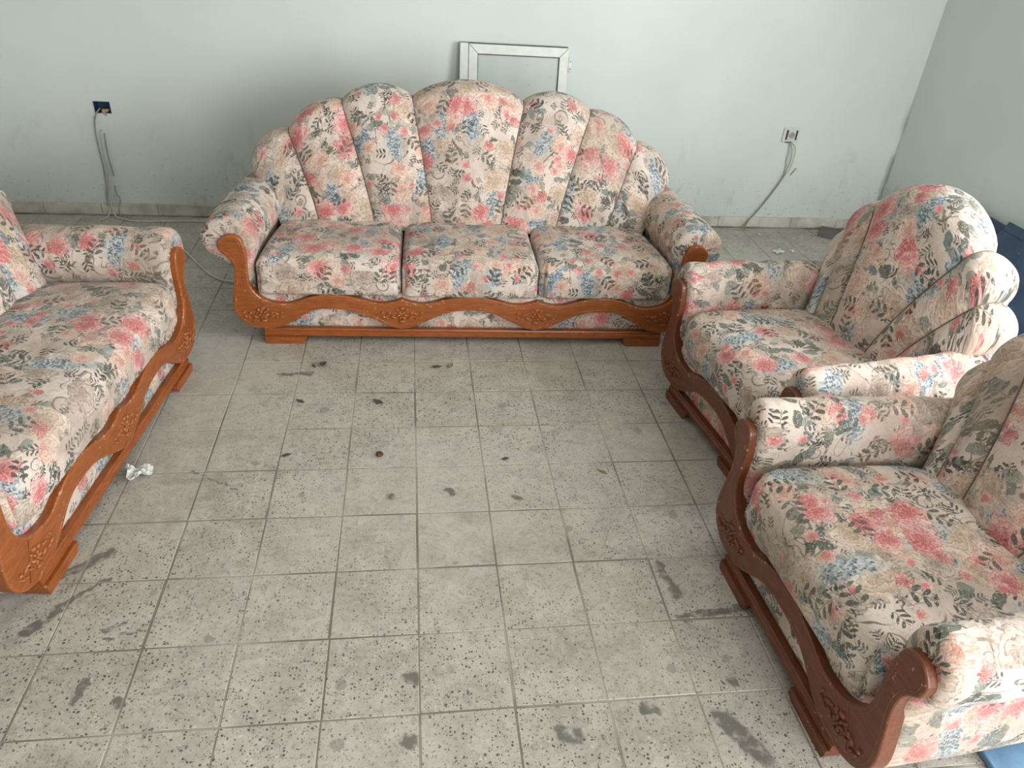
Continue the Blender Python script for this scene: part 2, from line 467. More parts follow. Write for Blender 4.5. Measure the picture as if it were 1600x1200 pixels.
def wall_with_hole(name, axis, pos, a0, a1, z0, z1, hole, thick, mat):
    """a wall slab in the plane axis=pos with one rectangular hole (a0,a1,z0,z1), thickness towards +axis if thick>0"""
    A = [a0, hole[0], hole[1], a1]; Z = [z0, hole[2], hole[3], z1]
    bm = bmesh.new()
    def P(a, z, d): return (pos + d, a, z) if axis == 0 else (a, pos + d, z)
    vf = [[bm.verts.new(P(a, z, 0)) for z in Z] for a in A]
    vb = [[bm.verts.new(P(a, z, thick)) for z in Z] for a in A]
    for i in range(3):
        for j in range(3):
            if (i, j) == (1, 1): continue
            bm.faces.new((vf[i][j], vf[i + 1][j], vf[i + 1][j + 1], vf[i][j + 1]))
            bm.faces.new((vb[i][j], vb[i][j + 1], vb[i + 1][j + 1], vb[i + 1][j]))
    for (p, q) in (((1, 1), (2, 1)), ((2, 1), (2, 2)), ((2, 2), (1, 2)), ((1, 2), (1, 1))):
        bm.faces.new((vf[p[0]][p[1]], vf[q[0]][q[1]], vb[q[0]][q[1]], vb[p[0]][p[1]]))
    ring = [(i, 0) for i in range(3)] + [(3, j) for j in range(3)] + [(i, 3) for i in (3, 2, 1)] + [(0, j) for j in (3, 2, 1)]
    for k in range(12):
        p, q = ring[k], ring[(k + 1) % 12]
        bm.faces.new((vf[p[0]][p[1]], vf[q[0]][q[1]], vb[q[0]][q[1]], vb[p[0]][p[1]]))
    return struct(from_bm(name, bm, mat, None, False))

JB = (-1.812, -1.722, 0.607, 0.673)                                  # junction box hole in the back wall
wall_with_hole('wall_back', 1, YB, XL - 0.15, XR + 0.15, 0, ZC, JB, 0.15, WALL)
wall_with_hole('wall_right', 0, XR, YF - 0.15, YB, 0, ZC, (WIN['y0'], WIN['y1'], WIN['z0'], WIN['z1']), 0.15, WALL)
wall_with_hole('wall_front', 1, YF, XL - 0.15, XR + 0.15, 0, ZC, (0.9, 2.7, 0.02, 2.3), -0.15, PLAIN)
struct(box('wall_left', XL - 0.15, XL, YF, YB, 0, ZC, PLAIN))
struct(box('ceiling', XL - 0.15, XR + 0.15, YF - 0.15, YB + 0.15, ZC, ZC + 0.12, PLAIN))
# window frame of the right-hand opening (out of the picture, but it is where the light comes in)
wm = simple('white_metal', (0.62, 0.64, 0.62), 0.4)
wbm = bmesh.new()
for (a, b, c, d) in ((WIN['y0'], WIN['y1'], WIN['z0'], WIN['z0'] + 0.05), (WIN['y0'], WIN['y1'], WIN['z1'] - 0.05, WIN['z1']),
                     (WIN['y0'], WIN['y0'] + 0.05, WIN['z0'] + 0.05, WIN['z1'] - 0.05), (WIN['y1'] - 0.05, WIN['y1'], WIN['z0'] + 0.05, WIN['z1'] - 0.05),
                     (-1.475, -1.425, WIN['z0'] + 0.05, WIN['z1'] - 0.05)):
    box_bm(wbm, XR + 0.05, XR + 0.10, a, b, c, d, 0.004)
struct(from_bm('window_1', wbm, wm, None, False))

# ---- floor
TS = 0.25
def floor_seg_masks(n, p, segs):
    m = n.m
    tot = None
    s = n.sep(p)
    flat = n.comb(s[0], s[1], 0.0)
    wob = n.v('SCALE', n.v('SUBTRACT', n.noise(flat, 28, 3)[1], (0.5, 0.5, 0.5)), s=0.045)
    q = n.v('ADD', flat, wob)
    for (a, b, w) in segs:
        A = Vector((*a, 0)); B = Vector((*b, 0)); AB = B - A; L2 = max(AB.length_squared, 1e-8)
        pa = n.v('SUBTRACT', q, tuple(A))
        t = m('DIVIDE', n.v('DOT_PRODUCT', pa, tuple(AB)), L2, clamp=True)
        dist = n.v('LENGTH', n.v('SUBTRACT', pa, n.v('SCALE', tuple(AB), s=t)))
        k = m('SUBTRACT', 1.0, n.ss(dist, w * 0.55, w))
        tot = k if tot is None else m('MAXIMUM', tot, k)
    return tot

def unproj_floor(px, py):
    d = FW + (px - 800) / CAM['f'] * RT - (py - 600) / CAM['f'] * UP
    t = -CAM['loc'][2] / d.z
    return (CAM['loc'][0] + t * d.x, CAM['loc'][1] + t * d.y)

# the stains and drag marks on this floor, measured on the ground
STAINS = [((172, 864), (94, 899), .022), ((169, 903), (94, 950), .010), ((94, 950), (37, 991), .020), ((195, 974), (163, 985), .010),
          ((219, 985), (165, 997), .008), ((135, 1062), (116, 1096), .014), ((182, 1098), (186, 1100), .020),
          ((1066, 966), (1165, 948), .016), ((702, 766), (706, 770), .017), ((637, 1158), (642, 1160), .024), ((635, 1058), (648, 1062), .020),
          ((300, 735), (370, 765), .006), ((1031, 884), (1060, 930), .022), ((1140, 1065), (1152, 1068), .014), ((1005, 1105), (1025, 1110), .018),
          ((1125, 1120), (1190, 1180), .035), ((880, 1145), (895, 1150), .03), ((440, 585), (485, 583), .016)]
STAINS = [(unproj_floor(*a), unproj_floor(*b), w) for a, b, w in STAINS]
SCR = [((640, 660), (760, 560), .006), ((760, 560), (800, 500), .005), ((545, 840), (625, 740), .005), ((385, 790), (360, 900), .005), ((415, 700), (372, 850), .006),
       ((430, 670), (485, 625), .005), ((560, 870), (576, 925), .004)]
SCR = [(unproj_floor(*a), unproj_floor(*b), w) for a, b, w in SCR]

def floor_material():
    n = NT('terrazzo_tile'); m = n.m
    p = n.coord('Position')
    rnd = n.t.nodes.new('ShaderNodeObjectInfo').outputs['Random']
    big = n.noise(p, 1.1, 4, 0.6)[0]
    med = n.noise(p, 7.0, 5, 0.65, dist=0.4)[0]
    col = n.mix(n.ss(med, 0.30, 0.72), (0.355, 0.335, 0.295), (0.475, 0.454, 0.408))
    col = n.mix(m('MULTIPLY', m('SUBTRACT', rnd, 0.5), 0.35), col, (0.56, 0.54, 0.50))
    # terrazzo chips: small dark and pale flecks
    wv = n.v('ADD', p, n.v('SCALE', n.noise(p, 60, 2)[1], s=0.012))
    def chips(scale, thr, keep, c, amt, col, ms):
        o = n.voro(n.v('MULTIPLY', wv, (1, 1, 0)), scale, 1.0, '2D')
        sc = n.t.nodes.new('ShaderNodeSeparateColor'); n.t.links.new(o['Color'], sc.inputs[0])
        mk = mul2(m, m('LESS_THAN', o['Distance'], m('MULTIPLY', thr, sc.outputs[1])), m('LESS_THAN', sc.outputs[0], keep))
        return n.mix(mul2(m, mk, amt, ms), col, c)
    worn = n.ss(n.noise(n.v('ADD', p, (3, 9, 0)), 1.6, 3)[0], 0.36, 0.56)
    worn = m('ADD', 0.35, m('MULTIPLY', worn, 0.65))
    col = chips(98, 0.36, 0.36, (0.04, 0.036, 0.032), 0.92, col, worn)
    col = chips(175, 0.40, 0.32, (0.08, 0.073, 0.065), 0.80, col, worn)
    col = chips(85, 0.30, 0.16, (0.66, 0.63, 0.58), 0.5, col, worn)
    # dust film and dirt
    col = n.mix(m('MULTIPLY', n.ss(big, 0.46, 0.68), 0.55), col, (0.50, 0.485, 0.445))
    mott = n.noise(p, 26.0, 5, 0.75, dist=1.5)[0]
    col = n.mix(m('MULTIPLY', n.ss(mott, 0.50, 0.68), 0.48), col, (0.23, 0.215, 0.185))
    col = n.mix(m('MULTIPLY', n.ss(mott, 0.48, 0.34), 0.30), col, (0.60, 0.585, 0.545))
    gr = n.noise(n.v('ADD', n.v('MULTIPLY', n.comb(n.v('DOT_PRODUCT', p, (0.8, 0.6, 0)), n.v('DOT_PRODUCT', p, (-0.6, 0.8, 0)), 0.0), (1.2, 16.0, 1)), (4, 2, 0)), 2.0, 5, 0.7)[0]
    col = n.mix(m('MULTIPLY', n.ss(gr, 0.60, 0.75), 0.30), col, (0.60, 0.575, 0.52))
    dirt = n.noise(n.v('MULTIPLY', p, (1.0, 1.8, 1.0)), 4.5, 6, 0.7, dist=1.2)[0]
    col = n.mix(m('MULTIPLY', n.ss(dirt, 0.54, 0.70), 0.45), col, (0.24, 0.225, 0.19))
    sp = n.voro(n.v('MULTIPLY', p, (1, 1, 0)), 5.5, 1.0, '2D')
    sc = n.t.nodes.new('ShaderNodeSeparateColor'); n.t.links.new(sp['Color'], sc.inputs[0])
    spot = m('SUBTRACT', 1.0, n.ss(m('ADD', sp['Distance'], m('MULTIPLY', n.noise(p, 40, 3)[0], 0.14)), m('MULTIPLY', sc.outputs[0], 0.16), m('ADD', 0.01, m('MULTIPLY', sc.outputs[0], 0.19))))
    col = n.mix(mul2(m, spot, 0.55, m('GREATER_THAN', sc.outputs[1], 0.55)), col, (0.20, 0.19, 0.165))
    st = floor_seg_masks(n, p, STAINS)
    col = n.mix(m('MULTIPLY', st, n.ss(n.noise(p, 35, 3)[0], 0.2, 0.55)), col, (0.15, 0.145, 0.13), )
    sr = floor_seg_masks(n, p, SCR)
    col = n.mix(m('MULTIPLY', sr, 0.35), col, (0.60, 0.58, 0.54))
    n.bump(m('ADD', med, m('MULTIPLY', n.noise(p, 90, 3)[0], 0.2)), 0.10, 0.004)
    rg = m('ADD', 0.38, m('MULTIPLY', med, 0.35))
    return n.fin(col, rg, spec=0.4)
TILE = floor_material()
def grout_material():
    n = NT('dusty_grout')
    p = n.coord('Position')
    return n.fin(n.mix(n.ss(n.noise(p, 2.2, 4, 0.6)[0], 0.40, 0.62), (0.17, 0.155, 0.13), (0.37, 0.35, 0.30)), 0.9)
GROUT = grout_material()
floor = struct(box('floor', XL - 0.15, XR + 0.15, YF - 0.15, YB, -0.12, -0.0016, GROUT))

def tile_mesh():
    bm = bmesh.new()
    h, b = TS / 2 - 0.0016, 0.0022
    lo = [bm.verts.new((sx * h, sy * h, -0.010)) for sx, sy in ((-1, -1), (1, -1), (1, 1), (-1, 1))]
    md = [bm.verts.new((sx * h, sy * h, -b)) for sx, sy in ((-1, -1), (1, -1), (1, 1), (-1, 1))]
    up = [bm.verts.new((sx * (h - b), sy * (h - b), 0)) for sx, sy in ((-1, -1), (1, -1), (1, 1), (-1, 1))]
    for A, B in ((lo, md), (md, up)):
        for k in range(4): bm.faces.new((A[k], A[(k + 1) % 4], B[(k + 1) % 4], B[k]))
    bm.faces.new(up)
    me = bpy.data.meshes.new('tile'); bm.to_mesh(me); bm.free()
    me.materials.append(TILE)
    return me
TM = tile_mesh()

# couches: (seats, seat pitch, origin, rotation); local x along the front, y to the back
SOFA = ((0.257, 0.657), -1.25); LOVE = ((-1.013, -0.176), 84.8)
CH1 = ((1.146, -0.132), -82.0); CH2 = ((1.003, -1.127), -87.0)
def inside_couch(x, y, org, rot, H, depth=0.72):
    a = math.radians(rot); dx, dy = x - org[0], y - org[1]
    lx = dx * math.cos(a) + dy * math.sin(a); ly = -dx * math.sin(a) + dy * math.cos(a)
    return abs(lx) < H - 0.12 and 0.16 < ly < depth
cand, rest = [], []
ix0, ix1 = math.ceil((XL) / TS), math.floor(XR / TS)
for i in range(ix0, ix1 + 1):
    for j in range(-16, 10):
        cx, cy = (i + 0.5) * TS, (j + 0.5) * TS
        if cx > XR - 0.02 or cy > YB - 0.02 or cx - TS / 2 < XL: continue
        q = project((cx, cy, 0))
        vis = q is not None and -130 < q[0] < 1730 and 250 < q[1] < 1330
        hid = any(inside_couch(cx, cy, *c, h) for c, h in ((SOFA, .936), (LOVE, .62), (CH1, .33), (CH2, .33)))
        d2 = (cx - CAM['loc'][0]) ** 2 + (cy - CAM['loc'][1]) ** 2
        (cand if vis and not hid else rest).append((d2, cx, cy))
cand.sort()
rest += cand[295:]
for d2, cx, cy in cand[:295]:
    o = bpy.data.objects.new('tile', TM)
    COL.objects.link(o); o.parent = floor
    o.location = (cx + RNG.uniform(-.0013, .0013), cy + RNG.uniform(-.0013, .0013), RNG.uniform(-.0010, 0.0))
    o.rotation_euler = (RNG.uniform(-.003, .003), RNG.uniform(-.003, .003), RNG.uniform(-.004, .004))
bm = bmesh.new()
for d2, cx, cy in rest:
    h = TS / 2 - 0.0012
    vs = [bm.verts.new((cx + sx * h, cy + sy * h, z)) for z in (-0.010, -0.0004) for sx, sy in ((-1, -1), (1, -1), (1, 1), (-1, 1))]
    bm.faces.new(vs[4:])
    for k in range(4): bm.faces.new((vs[k], vs[(k + 1) % 4], vs[4 + (k + 1) % 4], vs[4 + k]))
tf = from_bm('tile_field', bm, TILE, floor, False)
tf['kind'] = 'stuff'

# ---- skirting of loose-fitting stone pieces along the back wall and the right wall
SKIRT = simple('skirting_stone', (0.49, 0.475, 0.43), 0.6, var=0.25, scale=7, bump=0.1)
def skirting(name, horizontal):
    base = bpy.data.objects.new(name, None); COL.objects.link(base); struct(base)
    a = XL if horizontal else YF
    end = XR if horizontal else YB - 0.014
    while a < end - 0.01:
        L = min(RNG.choice((0.325, 0.33, 0.33, 0.34, 0.20)), end - a)
        h = 0.070 + RNG.uniform(-.003, .003); t = 0.012 + RNG.uniform(-.0015, .002)
        bm = bmesh.new()
        if horizontal: box_bm(bm, a + .001, a + L - .001, YB - t, YB, 0.0, h, 0.002)
        else: box_bm(bm, XR - t, XR, a + .001, a + L - .001, 0.0, h, 0.002)
        o = from_bm('skirting_tile', bm, SKIRT, base, False)
        a += L
    return base
skirting('baseboard_back', True)
skirting('baseboard_right', False)

# ------------------------------------------------------------------ couches
def trim_top(t):
    return np.interp(abs(t), [0, .1, .2, .3, .36, .42, .47, .5], [.252, .249, .233, .215, .211, .217, .226, .234])
def trim_bot(t):
    return np.interp(abs(t), [0, .1, .2, .3, .4, .46, .5], [.181, .177, .160, .128, .096, .084, .081])
OUT = [(-.197, .156), (-.113, .102), (-.06, .082), (.008, .077), (.057, .09), (.088, .111), (.112, .145), (.121, .193), (.111, .264), (.096, .342),
       (.098, .395), (.118, .425), (.142, .450), (.146, .488), (.122, .515), (.094, .524), (.068, .52), (.05, .505), (.039, .463), (.036, .411), (.041, .343), (.036, .288),
       (.008, .243), (-.041, .213), (-.114, .204), (-.166, .219), (-.209, .236), (-.26, .249)]
ARM = [(.02, .10), (.022, .20), (.022, .30), (.016, .38), (.002, .445), (.002, .505), (.026, .555), (.072, .588), (.125, .590), (.172, .570), (.203, .525), (.208, .475),
       (.190, .430), (.152, .398), (.114, .370), (.102, .325), (.108, .262), (.116, .19), (.108, .14), (.086, .105), (.052, .075), (.03, .065)]

def wood_trim(root, n, P, H, wmat):
    """the carved front rail: left post, n arches, right post, in one outline"""
    edge = WOOD_EDGE_SHADED if wmat is WOOD_SHADED else WOOD_EDGE
    out_pts = [(.05 + (e - .05) * (.90 if (wmat is WOOD_SHADED and z > .40 and e > .1) else 1), z) for e, z in OUT]
    cs = [(i - (n - 1) / 2) * P for i in range(n)]
    xl_top = []; bot = []
    endR = [(H + e, z) for e, z in out_pts]
    c_last = cs[-1]
    top = []
    for i, c in enumerate(cs):
        t0 = -.5 if i else -0.0
        for t in np.linspace(-.5, .5, 41):
            if i == 0 and t < 0: continue
            if i == n - 1 and t > 0: continue
            top.append((c + t * P, float(trim_top(t)))); bot.append((c + t * P, float(trim_bot(t))))
    if n == 1:
        top = [(0.0, .252)]; bot = [(0.0, .181)]
    # right end, from bottom to top of last arch
    rb = catmull([(c_last, .181), (c_last + .1 * P, .177)] + endR + [(c_last + .02, .252)], 150)
    left = [(-x, z) for x, z in rb[::-1]]
    poly = [tuple(q) for q in bot] + [tuple(q) for q in rb[1:-1]] + [tuple(q) for q in top[::-1]] + left[1:-1]
    # clean doubles
    out = []
    for q in poly:
        if not out or math.hypot(q[0] - out[-1][0], q[1] - out[-1][1]) > 0.003: out.append(q)
    bm = bmesh.new()
    front = [bm.verts.new((x, 0, z)) for x, z in out]
    f = bm.faces.new(front)
    r = bmesh.ops.extrude_face_region(bm, geom=[f])
    nv = [g for g in r['geom'] if isinstance(g, bmesh.types.BMVert)]
    for v in nv: v.co.y += 0.040
    bm.normal_update()
    ring = [e for e in bm.edges if all(abs(v.co.y) < 1e-6 for v in e.verts)]
    br = bmesh.ops.bevel(bm, geom=ring, offset=0.007, segments=3, affect='EDGES', profile=0.6, clamp_overlap=True)
    for fc in br['faces']:
        fc.material_index = 1
    big = [fc for fc in bm.faces if len(fc.verts) > 8]
    bmesh.ops.triangulate(bm, faces=big)
    for v in bm.verts: v.co.y -= 0.008
    bmesh.ops.recalc_face_normals(bm, faces=bm.faces)
    me = bpy.data.meshes.new('front_trim'); bm.to_mesh(me); bm.free()
    o = link('front_trim', me, [wmat, edge], root, smooth=False)
    # raised beads that follow the edges
    for side in (1,):
        for nm, pts in (('bead', None),):
            bmb = bmesh.new()
            n_ = len(out)
            A = np.array(out)
            C = (np.roll(A, -3, 0) - np.roll(A, 3, 0)); C /= np.linalg.norm(C, axis=1)[:, None] + 1e-9
            N = np.stack([-C[:, 1], C[:, 0]], 1)
            I = A + N * 0.0145
            pts3 = [(q[0], -0.0075, q[1]) for q in I] + [(I[0][0], -0.0075, I[0][1])]
            tube_bm(bmb, pts3, 0.0015, 5)
            from_bm('edge_bead', bmb, edge, root)
    # carvings
    def carve(cx, cz, flip, s=1.0):
        b = bmesh.new()
        def blob(x, z, rx, rz, ang, ry=.0085):
            rr = bmesh.ops.create_uvsphere(b, u_segments=8, v_segments=5, radius=1.0)
            M = Matrix.Translation((cx + x * s * flip, -0.0085, cz + z * s)) @ Matrix.Rotation(ang * flip, 4, 'Y') @ Matrix.Diagonal((rx * s, ry, rz * s, 1))
            bmesh.ops.transform(b, matrix=M, verts=rr['verts'])
        for k_ in range(6):
            a = k_ * PI / 3
            blob(.015 * math.cos(a), .015 * math.sin(a), .0115, .006, -a)
        blob(0, 0, .006, .006, 0, .009)
        for sx in (-1, 1):
            for q in range(3):
                blob(sx * (.038 + .022 * q), .010 * (1 if q % 2 else -1), .017 - .002 * q, .0055, sx * (.5 if q % 2 else -.5))
                blob(sx * (.045 + .022 * q), -.014 * (1 if q % 2 else -1), .013 - .002 * q, .0045, sx * (-.4 if q % 2 else .4))
        blob(0, .035, .014, .008, 0); blob(0, -.032, .018, .008, 0)
        blob(-.02, .028, .010, .005, .7); blob(.02, .028, .010, .005, -.7)
        return from_bm('carving', b, edge, root)
    for i in range(n - 1):
        carve((cs[i] + cs[i + 1]) / 2, .155, 1)
    for s in (-1, 1):
        c = carve(s * (H - .006), .150, s, 0.92)
    # square-cut joint line in the corner of the trim
    for s in (-1, 1):
        tube('joint_line', [(s * (H + .048), -0.0086, .107), (s * (H - .002), -0.0086, .222)], .0011, WOOD_SHADED, root, 4)

def cushion(root, name, x0, x1, y0, y1, z0, z1, off, R=(.05, .05), crown=.022, tap=(0, 0), r=.042, thin=0.0, dip=0.0):
    a, b, c = (x1 - x0) / 2, (y1 - y0) / 2, (z1 - z0) / 2
    cx, cy, cz = (x0 + x1) / 2, (y0 + y1) / 2, (z0 + z1) / 2
    def axis(h, k):
        e = np.linspace(0, r, 6)
        mid = np.linspace(-h + r, h - r, k)
        return np.r_[-h + e[:-1], mid, (h - e[:-1])[::-1]]
    X, Y, Z = axis(a, max(9, int(a * 60))), axis(b, 15), axis(c, 5)
    V, F, UV = [], [], []
    key = {}
    def vid(p):
        kk = tuple(round(q, 5) for q in p)
        if kk not in key:
            key[kk] = len(V); V.append(p)
        return key[kk]
    def face_grid(A, B, mk, uvf):
        for i in range(len(A) - 1):
            for j in range(len(B) - 1):
                q = [(A[i], B[j]), (A[i + 1], B[j]), (A[i + 1], B[j + 1]), (A[i], B[j + 1])]
                F.append([vid(mk(*t)) for t in q]); UV.extend([uvf(*t) for t in q])
    ox, oy = off
    face_grid(X, Y, lambda p, q: (p, q, c), lambda p, q: (p + ox, q + oy))
    face_grid(X, Z, lambda p, q: (p, -b, q), lambda p, q: (p + ox, -b - (c - q) + oy))
    face_grid(X[::-1], Z, lambda p, q: (p, b, q), lambda p, q: (p + ox, b + (c - q) + oy))
    face_grid(Y, Z, lambda p, q: (a, p, q), lambda p, q: (a + (c - q) + ox, p + oy))
    face_grid(Y[::-1], Z, lambda p, q: (-a, p, q), lambda p, q: (-a - (c - q) + ox, p + oy))
    face_grid(X, Y[::-1], lambda p, q: (p, q, -c), lambda p, q: (p + ox, q + oy))
    rr = random.Random(hash((round(ox * 100), round(oy * 100))) & 0xffff)
    ph = [rr.uniform(0, 6) for _ in range(6)]
    W = []
    r_top = r
    for (x, y, z) in V:
        tt = max(0.0, min(1.0, (z + c) / c)); r = .014 + (r_top - .014) * tt * tt * (3 - 2 * tt)
        q = (max(-a + r, min(a - r, x)), max(-b + r, min(b - r, y)), max(-c + r, min(c - r, z)))
        d = np.array((x - q[0], y - q[1], z - q[2])); L = np.linalg.norm(d)
        if L > 1e-7:
            d = d / L * r if np.max(np.abs(d)) >= r - 1e-6 else d
        x, y, z = np.array(q) + d
        # plan corners: front radius R[0], back radius R[1]
        Rr = R[0] if y < 0 else R[1]
        if Rr > 0:
            qx, qy = max(-a + Rr, min(a - Rr, x)), max(-b + Rr, min(b - Rr, y))
            dx, dy = x - qx, y - qy
            if abs(dx) > 1e-6 and abs(dy) > 1e-6:
                s = max(abs(dx), abs(dy)) / math.hypot(dx, dy)
                x, y = qx + dx * s, qy + dy * s
        u, v, w = x / a, y / b, z / c
        if w > 0:
            z += crown * (1 - u ** 4) * (1 - v ** 4) * w - dip * math.exp(-((u) ** 2 + (v - .2) ** 2) * 2.5) * w
            z += .0035 * (math.sin(7 * x + ph[0]) * math.sin(9 * y + ph[1]) + .6 * math.sin(17 * x + 6 * y + ph[2])) * w
        if v < -.5: y -= .014 * (1 - w * w) * (1 - u ** 4) * min(1, (-.5 - v) * 4)
        sh = max(0, (v + 1) / 2) ** 2
        if u < 0: x += tap[0] * sh * min(1, -u * 1.2)
        else: x -= tap[1] * sh * min(1, u * 1.2)
        W.append((x + cx, y + cy, z + cz))
    return mesh(name, W, F, FAB, root, True, UV)

def arm(root, H, side, off, depth=.74, roll=1.0):
    C = catmull([(.05 + (e - .05) * (roll if z > .38 else 1), z) for e, z in ARM], 72, closed=True)
    b = len(C)
    T = np.roll(C, -1, 0) - np.roll(C, 1, 0); T /= np.linalg.norm(T, axis=1)[:, None]
    Nn = np.stack([T[:, 1], -T[:, 0]], 1)
    # orient inward
    cen = C.mean(0)
    area_ = np.sum(C[:, 0] * np.roll(C[:, 1], -1) - np.roll(C[:, 0], -1) * C[:, 1])
    if area_ > 0: Nn = -Nn
    s = np.r_[0, np.cumsum(np.linalg.norm(np.diff(np.vstack([C, C[:1]]), axis=0), axis=1))]
    spine = np.stack([np.where(C[:, 1] > .40, .098, .062), np.clip(C[:, 1], .12, .40) + np.where(C[:, 1] > .40, .10, 0) * 1.0], 1)
    spine = np.stack([.062 + .036 * np.clip((C[:, 1] - .36) / .08, 0, 1), np.where(C[:, 1] > .43, .485, np.clip(C[:, 1], .12, .43))], 1)
    ang = np.arctan2(C[:, 1] - .485, C[:, 0] - .100)
    rows, uu = [], []
    y0, rf = .016, .030
    # front cap rings towards the spine, gathered in pleats round the scroll
    for f in (.25, .45, .65, .85, .97):
        S = spine + (C - rf * Nn * -1 * -1 - spine) * 0 + (C + Nn * rf - spine) * f
        pl = .0045 * np.sin(13 * ang) * (C[:, 1] > .42) * math.sin(PI * f)
        rows.append(np.c_[S[:, 0], np.full(b, y0) + pl, S[:, 1]]); uu.append(y0 - rf * 2.5 * (1 - f))
    for a_ in np.linspace(0, PI / 2, 6):
        S = C + Nn * rf * (1 - math.sin(a_))
        rows.append(np.c_[S[:, 0], np.full(b, y0 + rf * (1 - math.cos(a_))), S[:, 1]]); uu.append(y0 + rf * a_)
    rr = random.Random(int(off[0] * 1000))
    p1, p2 = rr.uniform(0, 6), rr.uniform(0, 6)
    for y in np.linspace(y0 + rf + .02, depth, 26):
        f = (y - y0 - rf) / (depth - y0 - rf)
        w = (.0022 * np.sin(26 * y + 5 * s[:-1] + p1) + .0014 * np.sin(55 * y - 9 * s[:-1] + p2)) * np.clip((C[:, 1] - .3) * 6, 0, 1)
        S = C + Nn * (w - 0.0)[:, None]
        drop = -.010 * f
        sh = -.045 * f * f
        rows.append(np.c_[S[:, 0] + sh * 1.0, np.full(b, y), S[:, 1] + drop * (S[:, 1] > .38)]); uu.append(y)
    G = np.array(rows)
    G[:, :, 0] = side * (H + G[:, :, 0])
    U = np.repeat(np.array(uu)[:, None], b + 1, 1)
    Wv = np.repeat(s[None, :], len(uu), 0)
    if side > 0: Wv = Wv[:, ::-1] * 1.0 if False else Wv
    return grid_uv('armrest', G, U, Wv, FAB, root, wrap=True, off=off, caps=True, flip=(side < 0))

def back_shells(root, bounds, humps, seed, yb0=.47, yt0=.615, yback=.80, pw=1.22):
    """bounds: left-to-right list of (x_bottom, x_notch, z_notch)"""
    rr = random.Random(seed)
    ZB = .385
    def curve(bd, s):
        xb, xn, zn = bd
        return xb + (xn - xb) * s ** pw, ZB + (zn - ZB) * s
    for k in range(len(bounds) - 1):
        L, Rr_ = bounds[k], bounds[k + 1]
        ch = np.array([Rr_[1] - L[1], Rr_[2] - L[2]]); nrm = np.array([-ch[1], ch[0]]) / np.linalg.norm(ch)
        hump = humps[k]
        off = (rr.uniform(0, 3), rr.uniform(0, 3))
        nu = 17
        us = .5 - .5 * np.cos(np.linspace(0, PI, nu)); us = .35 * us + .65 * np.linspace(0, 1, nu)
        def C(u, s):
            a = np.array(curve(L, s)); b = np.array(curve(Rr_, s))
            g = max(0.0, math.sin(PI * u)) ** .72
            return a * (1 - u) + b * u + nrm * hump * g * s ** 2.2
        rows, vv = [], []
        wid = max(.6, min(1.0, abs(Rr_[1] - L[1]) / .3))
        for ri, kind in enumerate(['f'] * 17 + ['t'] * 11 + ['b'] * 6):
            row = []
            for u in us:
                g = max(0.0, math.sin(PI * u)) ** .55
                if kind == 'f':
                    s = ri / 16 * .90
                    x, z = C(u, s)
                    y = yb0 + (yt0 - yb0) * (s / .9) ** 1.15 - .048 * wid * g * (.45 + .55 * math.sin(PI * min(1, s * .9)))
                else:
                    x, z = C(u, .90)
                    xt, zt = C(u, 1.0)
                    yf = yt0 - .048 * wid * g * (.45 + .55 * math.sin(PI * .81))
                    yk = yback - .05 * (1 - g)
                    if kind == 't':
                        a = (ri - 16) / 11 * PI
                        e = max(0.0, math.sin(a)) ** .85
                        x, z = x + (xt - x) * e, z + (zt - z) * e
                        y = (yf + yk) / 2 - (yk - yf) / 2 * math.cos(a)
                    else:
                        f = (ri - 27) / 6
                        z = z * (1 - f) + .07 * f
                        xb = (L[0] + .04 * np.sign(L[0])) * (1 - u) + (Rr_[0] + .04 * np.sign(Rr_[0])) * u
                        x = x * (1 - f) + xb * f
                        y = yk - .02 * f
                row.append((x, y, z))
            rows.append(row)
        G = np.array(rows)
        mid = G[:, nu // 2]
        v = np.r_[0, np.cumsum(np.linalg.norm(np.diff(mid, axis=0), axis=1))]
        U = G[:, :, 0].copy(); Wv = np.repeat(v[:, None], nu, 1)
        grid_uv('back_shell', G, U, Wv, FAB, root, off=off, flip=True)
    # corded seams between the shells, coloured dark for the crease shade
    for bd in bounds[1:-1]:
        pts = []
        for i in range(17):
            s = i / 16 * .90
            x, z = curve(bd, s)
            pts.append((x, yb0 + (yt0 - yb0) * (s / .9) ** 1.15 - .002, z))
        x0, z0 = curve(bd, .9); x1, z1 = curve(bd, 1.0)
        for a in np.linspace(0, PI, 9)[1:-1]:
            e = math.sin(a) ** .85
            pts.append((x0 + (x1 - x0) * e, (yt0 + yback - .05) / 2 - (yback - .05 - yt0) / 2 * math.cos(a), z0 + (z1 - z0) * e + .001))
        tube('seam_piping', pts, .0032, PIPE, root, 5)

PIPE = simple('crease_shade_cord', (0.17, 0.13, 0.10), 0.85)  # cord tone darkened to carry the shade of the creases
UNDER = simple('dark_lining', (0.10, 0.09, 0.08), 0.9)

